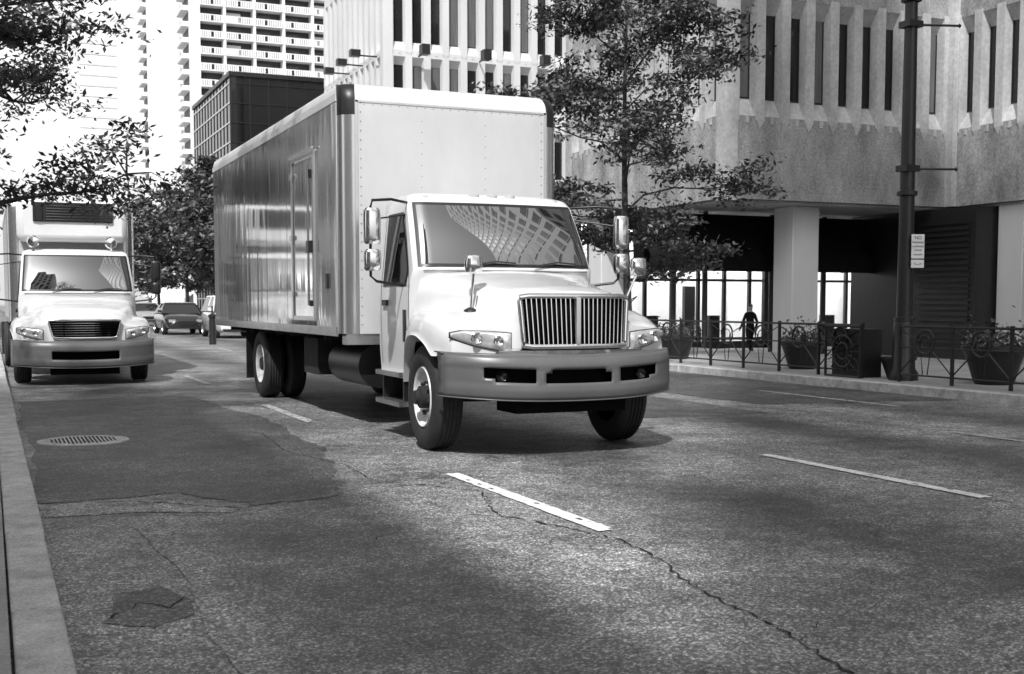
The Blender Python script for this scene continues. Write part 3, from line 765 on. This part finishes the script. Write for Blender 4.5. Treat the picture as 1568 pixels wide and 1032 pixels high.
# ------------------------------------------------------------ trees
def tree(name,loc,H,Rc,z0,tr,nleaf,leaf,seed,bend=0,flat=.5,cl=.42,gap=.0,share=None,rz=0):
    root=empty(name,loc,rz)
    if share:
        for ch in share.children:
            o=D.objects.new(ch.name.split('.')[0],ch.data); C.collection.objects.link(o); o.parent=root
        return root
    r=random.Random(seed); q=MB(); tips=[]
    tp=[]; n=9
    for i in range(n+1):
        t=i/n; tp.append(Vector((math.sin(t*3+seed)*.12*H*.12+bend*t*t,math.cos(t*2.3+seed)*.1*H*.1,t*H*.93)))
    q.tube(tp,[tr*(1-.88*(i/n))**.9+.008 for i in range(n+1)],0,10)
    def at(t): k=min(n-1,int(t*n)); return tp[k].lerp(tp[k+1],t*n-k)
    NL=22
    for i in range(NL):
        t=z0/H*.85+(.97-z0/H*.85)*(i/(NL-1))**.95
        p=at(min(.99,t)); a=i*2.4+r.uniform(-.4,.4)
        hrel=(p.z-z0)/(H-z0)
        rl=Rc*math.sqrt(max(.08,1-((hrel-.38)/.66)**2))*r.uniform(.62,1.08)
        up=rl*r.uniform(.15,.55)
        e=p+Vector((math.cos(a)*rl,math.sin(a)*rl,up))
        pts=[p]
        for k in range(1,6):
            s=k/5; w=p.lerp(e,s); w.z+= -math.sin(s*math.pi)*.10*rl*(-1 if i%2 else .5); w+=Vector((r.uniform(-1,1),r.uniform(-1,1),r.uniform(-1,1)))*.05*rl; pts.append(w)
        rb=tr*.34*(1-.6*t)
        q.tube(pts,[rb*(1-.85*k/5)+.004 for k in range(6)],0,6)
        for k in range(2,6):
            for _ in range(3 if k<5 else 4):
                d=Vector((r.gauss(0,1),r.gauss(0,1),r.gauss(.15,.5))).normalized()*rl*r.uniform(.16,.36)
                d+=(e-p).normalized()*rl*.08
                w=pts[k]+d; mid=pts[k].lerp(w,.5)+Vector((0,0,.04*rl))
                q.tube([pts[k],mid,w],[rb*.3+.003,.006,.003],0,4)
                tips.append((mid,.6)); tips.append((w,1.))
    q.build('trunk_and_limbs',root,['bark'],True)
    rs=np.random.RandomState(seed)
    tips=[t for t in tips if rs.rand()>gap]
    per=max(3,int(nleaf/len(tips)))
    cen=np.repeat(np.array([list(t[0]) for t in tips]),per,axis=0); sh=np.repeat(rs.rand(len(tips)),per)
    N=len(cen)
    off=rs.normal(size=(N,3))*cl*np.array([1,1,flat]); cen=cen+off*.62
    nrm=rs.normal(size=(N,3)); nrm[:,2]=np.abs(nrm[:,2])+.5; nrm/=np.linalg.norm(nrm,axis=1)[:,None]
    t1=np.cross(nrm,rs.normal(size=(N,3))); t1/=np.linalg.norm(t1,axis=1)[:,None]; t2=np.cross(nrm,t1)
    s=leaf*(.6+.8*rs.rand(N))[:,None]
    V=np.stack([cen-t1*s,cen+t2*s*.42,cen+t1*s,cen-t2*s*.42],axis=1).reshape(-1,3)
    me=D.meshes.new('foliage'); me.vertices.add(4*N); me.vertices.foreach_set('co',V.ravel())
    me.loops.add(4*N); me.loops.foreach_set('vertex_index',np.arange(4*N))
    me.polygons.add(N); me.polygons.foreach_set('loop_start',np.arange(N)*4); me.polygons.foreach_set('loop_total',np.full(N,4))
    me.materials.append(M['leafA']); me.materials.append(M['leafB'])
    me.polygons.foreach_set('material_index',((sh*.7+.3*rs.rand(N))>.55).astype(int)); me.update(); me.validate()
    o=D.objects.new('foliage',me); C.collection.objects.link(o); o.parent=root
    return root
tree('street_tree',(13.9,24.9,.12),8.9,2.9,2.3,.10,30000,.07,3,cl=.34,gap=.1,flat=.4)
tree('street_tree',(-.65,14.8,.12),8.2,3.1,2.95,.12,42000,.043,8,cl=.27,gap=.1,flat=.4)
d=tree('street_tree',(14.2,78,.12),10.5,4.2,2.6,.16,10000,.2,11,cl=.6,gap=.15)
for (x,y,a) in ((14.2,95,1),(14.3,114,2.2),(14.5,138,3.9),(14.2,165,5),(-3.5,62,1.5)): tree('street_tree',(x,y,.12),1,1,1,1,1,1,1,share=d,rz=a)

# ------------------------------------------------------------ street furniture
lp=empty('street_lamp',(13.75,15.35,.12)); q=MB(); H=9.5; ln=.0
q.lathe([(.24,0),(.24,.12),(.19,.2),(.17,.9),(.145,1.0),(.135,1.05)],(0,0,0),'z',20)
q.lathe([(.13,1.05),(.115,3.5),(.10,6.),(.075,H)],(0,0,0),'z',20)
for z in (1.0,3.05,6.15,6.3): q.lathe([(.12,z-.05),(.165,z-.03),(.165,z+.03),(.12,z+.05)],(0,0,0),'z',20)
for z in (3.45,5.75): 
    q.tube([(0,0,z),(.78,-.25,z)],.02); q.box(-.14,.14,-.13,.13,z-.05,z+.05)
    q.lathe([(.0001,-.04),(.035,0),(.0001,.04)],(.78,-.25,z),'z',10)
q.tube([(0,0,H-.1),(-.5,0,H+.3),(-2.2,0,H+.4)],.05); 
q.build('pole',lp,['pole'],True)
q=MB(); q.lathe([(.0001,.18),(.15,.15),(.3,.0),(.25,-.08),(.0001,-.12)],(-2.3,0,H+.3),'z',20); q.build('luminaire',lp,['alu'],True)
ps=empty('no_parking_sign',(13.72,15.19,.12)); ps.rotation_euler=(0,0,rad(-22))
q=MB(); q.box(-.01,.20,-.03,-.022,1.99,2.38,0); q.box(-.01,.20,-.03,-.022,1.84,1.97,0)
q.box(-.02,.02,-.022,.02,1.9,1.93,1); q.box(-.02,.02,-.022,.02,2.25,2.28,1)
q.build('plate',ps,['sign','pole'],False,bevel=.002)
def text(s,x,z,size,par,y=-.0335):
    cu=D.curves.new('lettering','FONT'); cu.body=s; cu.size=size; cu.align_x='CENTER'; cu.extrude=.001; cu.materials.append(M['black'])
    o=D.objects.new('lettering',cu); C.collection.objects.link(o); o.parent=par; o.location=(x,y,z); o.rotation_euler=(rad(90),0,0)
text('NO',.095,2.30,.075,ps); text('PARKING',.095,2.235,.045,ps); text('LOADING',.095,2.17,.04,ps); text('ZONE',.095,2.11,.045,ps); text('7AM-6PM',.095,2.04,.036,ps); text('<-->',.095,1.88,.07,ps)

def fence(name,x,ya,yb):
    root=empty(name); q=MB(); z0,z1=.13,1.02
    n=max(1,round((yb-ya)/1.12)); st=(yb-ya)/n
    for z,r_ in ((z1,.022),(z1-.33,.013),(z0+.12,.016)): q.tube([(x,ya,z),(x,yb,z)],r_,0,6)
    for i in range(n+1):
        y=ya+i*st; q.box(x-.022,x+.022,y-.022,y+.022,z0,z1+.04)
        if i<n:
            c=y+st/2; zc=z1-.24
            q.tube([(x,c+.19*math.cos(a),zc+.19*math.sin(a)) for a in np.linspace(0,2*math.pi,24,endpoint=False)],.018,0,6,closed=True)
            q.tube([(x,c+.10*math.cos(a),zc+.10*math.sin(a)) for a in np.linspace(0,2*math.pi,16,endpoint=False)],.009,0,5,closed=True)
            for s in (-1,1):
                q.tube([(x,y+st/2+s*st/2,z1-.05),(x,c+s*.13,zc+.02),(x,c+s*.05,z0+.14)],.010,0,5)
                q.tube([(x,c+s*.14,zc-.13),(x,c+s*st/2,z0+.14)],.012,0,5)
    q.build('rails',root,['pole'],True)
fence('iron_fence',13.4,15.95,32.)
fence('iron_fence',13.4,7.,15.05)
q=MB(); y0_,y1_=15.95,16.85; x=13.36
for a,c_ in (((x,y0_,.14),(x,y1_,.14)),((x,y0_,1.0),(x,y1_,1.0)),((x,y0_,.14),(x,y0_,1.0)),((x,y1_,.14),(x,y1_,1.0))): q.tube([a,c_],.025,0,6)
for k in range(16):
    a=k*math.pi/8; q.tube([(x,16.4+.14*math.cos(a),.57+.14*math.sin(a)),(x,16.4+.42*math.cos(a),.57+.40*math.sin(a))],.010,0,5)
for R_ in (.14,.27): q.tube([(x,16.4+R_*math.cos(a),.57+R_*math.sin(a)) for a in np.linspace(0,2*math.pi,24,endpoint=False)],.018,0,6,closed=True)
q.box(13.42,13.9,16.05,16.75,.13,.95)
q.build('litter_bin',None,['pole'],True)
def planter(name,x,y,seed,s=1.,plant=True):
    root=empty(name,(x,y,.125)); q=MB()
    q.lathe([(.0001,0),(.24*s,0),(.27*s,.05),(.36*s,.34*s),(.40*s,.44*s),(.43*s,.46*s),(.43*s,.52*s),(.38*s,.52*s),(.36*s,.46*s),(.0001,.46*s)],(0,0,0),'z',28)
    q.build('pot',root,['pole'],True)
    if plant:
        rs=np.random.RandomState(seed); q=MB()
        for i in range(700):
            a=rs.rand()*6.28; rr=.42*s*math.sqrt(rs.rand()); z=.48*s+abs(rs.normal())*.16
            p=Vector((rr*math.cos(a),rr*math.sin(a),z)); u=Vector(rs.normal(size=3)).normalized(); w=u.cross(Vector(rs.normal(size=3))).normalized()
            b_=len(q.v); q.v+=[p-u*.04,p+w*.018,p+u*.04,p-w*.018]; q.face((b_,b_+1,b_+2,b_+3),i%2)
        q.build('plant',root,['leafA','leafB'],False)
planter('planter',14.35,18.8,1); planter('planter',14.35,14.0,2,1.15); planter('planter',14.35,23.4,3); planter('planter',13.95,15.7,4,.7,False); planter('planter',14.4,10.5,5)
q=MB(); q.lathe([(.12,0),(.11,.9),(.14,.92),(.14,1.0),(.0001,1.08)],(6.9,41.,0),'z',14); q.tube([(6.9,41,1.),(6.9,41,1.3)],.03); 
q.build('traffic_bollard',None,['pole'],True)

# ------------------------------------------------------------ people
def person(name,loc,rz,cloth,leg,seed=0):
    V=[(0,0,.95,.15,.11),(0,0,1.12,.14,.10),(0,0.01,1.32,.17,.11),(0,.01,1.46,.11,.08),(0,.01,1.53,.05,.05),(0,.0,1.60,.075,.085),(0,.0,1.69,.085,.095),(0,0,1.76,.05,.06),
       (.10,0,.88,.09,.09),(.11,.13,.50,.06,.06),(.11,.05,.09,.045,.045),(.12,.20,.03,.045,.035),
       (-.10,0,.88,.09,.09),(-.11,-.05,.50,.06,.06),(-.11,-.28,.14,.045,.045),(-.12,-.18,.03,.045,.035),
       (.19,.01,1.42,.06,.06),(.25,-.07,1.16,.045,.045),(.25,.02,.92,.035,.035),(.245,.06,.84,.035,.022),
       (-.19,.01,1.42,.06,.06),(-.25,.08,1.16,.045,.045),(-.25,.20,.95,.035,.035),(-.245,.25,.88,.035,.022)]
    E=[(0,1),(1,2),(2,3),(3,4),(4,5),(5,6),(6,7),(0,8),(8,9),(9,10),(10,11),(0,12),(12,13),(13,14),(14,15),(3,16),(16,17),(17,18),(18,19),(3,20),(20,21),(21,22),(22,23)]
    me=D.meshes.new('body'); me.from_pydata([v[:3] for v in V],E,[]); 
    o=D.objects.new('body',me); C.collection.objects.link(o)
    root=empty(name,loc,rz); o.parent=root
    sk=o.modifiers.new('skin','SKIN'); 
    for i,v in enumerate(V):
        me.skin_vertices[0].data[i].radius=(v[3],v[4])
    me.skin_vertices[0].data[0].use_root=True
    s=o.modifiers.new('sub','SUBSURF'); s.levels=2; s.render_levels=2
    C.view_layer.update(); dg=C.evaluated_depsgraph_get(); m2=bpy.data.meshes.new_from_object(o.evaluated_get(dg)); o.modifiers.clear(); o.data=m2
    for k in (cloth,leg,'skin','black'): m2.materials.append(M[k])
    for p in m2.polygons:
        z=p.center.z; x=abs(p.center.x); p.use_smooth=True
        p.material_index=3 if (z>1.66 or z<.07) else 2 if (z>1.5 or (x>.2 and z<.95)) else 0 if z>.92 else 1
person('pedestrian',(22.5,32.2,-.38),rad(10),'suit','suit')
person('pedestrian',(19.6,35.5,-.38),rad(190),'shirt','suit')

# ------------------------------------------------------------ world, sun, camera
sd=Vector((-.42,-.62,.86)).normalized()
el=math.asin(sd.z); az=math.atan2(sd.x,sd.y)
w=D.worlds.new('World'); scene.world=w; w.use_nodes=True; nt=w.node_tree
bg=nt.nodes['Background']; sky=nt.nodes.new('ShaderNodeTexSky'); sky.sky_type='NISHITA'; sky.sun_disc=False
sky.sun_elevation=el; sky.sun_rotation=az; sky.dust_density=6.; sky.air_density=1.3
bw=nt.nodes.new('ShaderNodeRGBToBW'); nt.links.new(sky.outputs[0],bw.inputs[0])
# thin white high haze over the sky, thicker toward the horizon
tc=nt.nodes.new('ShaderNodeTexCoord'); sx=nt.nodes.new('ShaderNodeSeparateXYZ'); nt.links.new(tc.outputs['Generated'],sx.inputs[0])
mr=nt.nodes.new('ShaderNodeMapRange'); mr.inputs['From Min'].default_value=.15; mr.inputs['From Max'].default_value=.6; mr.inputs['To Min'].default_value=5.0; mr.inputs['To Max'].default_value=.4
nt.links.new(sx.outputs[2],mr.inputs[0])
ad=nt.nodes.new('ShaderNodeMath'); ad.operation='ADD'; nt.links.new(bw.outputs[0],ad.inputs[0]); nt.links.new(mr.outputs[0],ad.inputs[1])
nt.links.new(ad.outputs[0],bg.inputs[0]); bg.inputs[1].default_value=.15
L=D.lights.new('sun','SUN'); L.energy=4.5; L.angle=rad(.8); L.color=(1,1,1)
so=D.objects.new('sun',L); C.collection.objects.link(so); so.rotation_euler=sd.to_track_quat('Z','Y').to_euler()
cam=D.cameras.new('camera'); co=D.objects.new('camera',cam); C.collection.objects.link(co); scene.camera=co
cam.sensor_width=36; cam.lens=41.88; cam.clip_end=4000; cam.shift_y=.0488
co.location=(0,0,1.38); co.rotation_euler=(rad(86),0,rad(-23.65))
cam.dof.use_dof=True; cam.dof.focus_distance=11.; cam.dof.aperture_fstop=5.6
scene.view_settings.view_transform='Standard'; scene.view_settings.look='None'; scene.view_settings.exposure=0
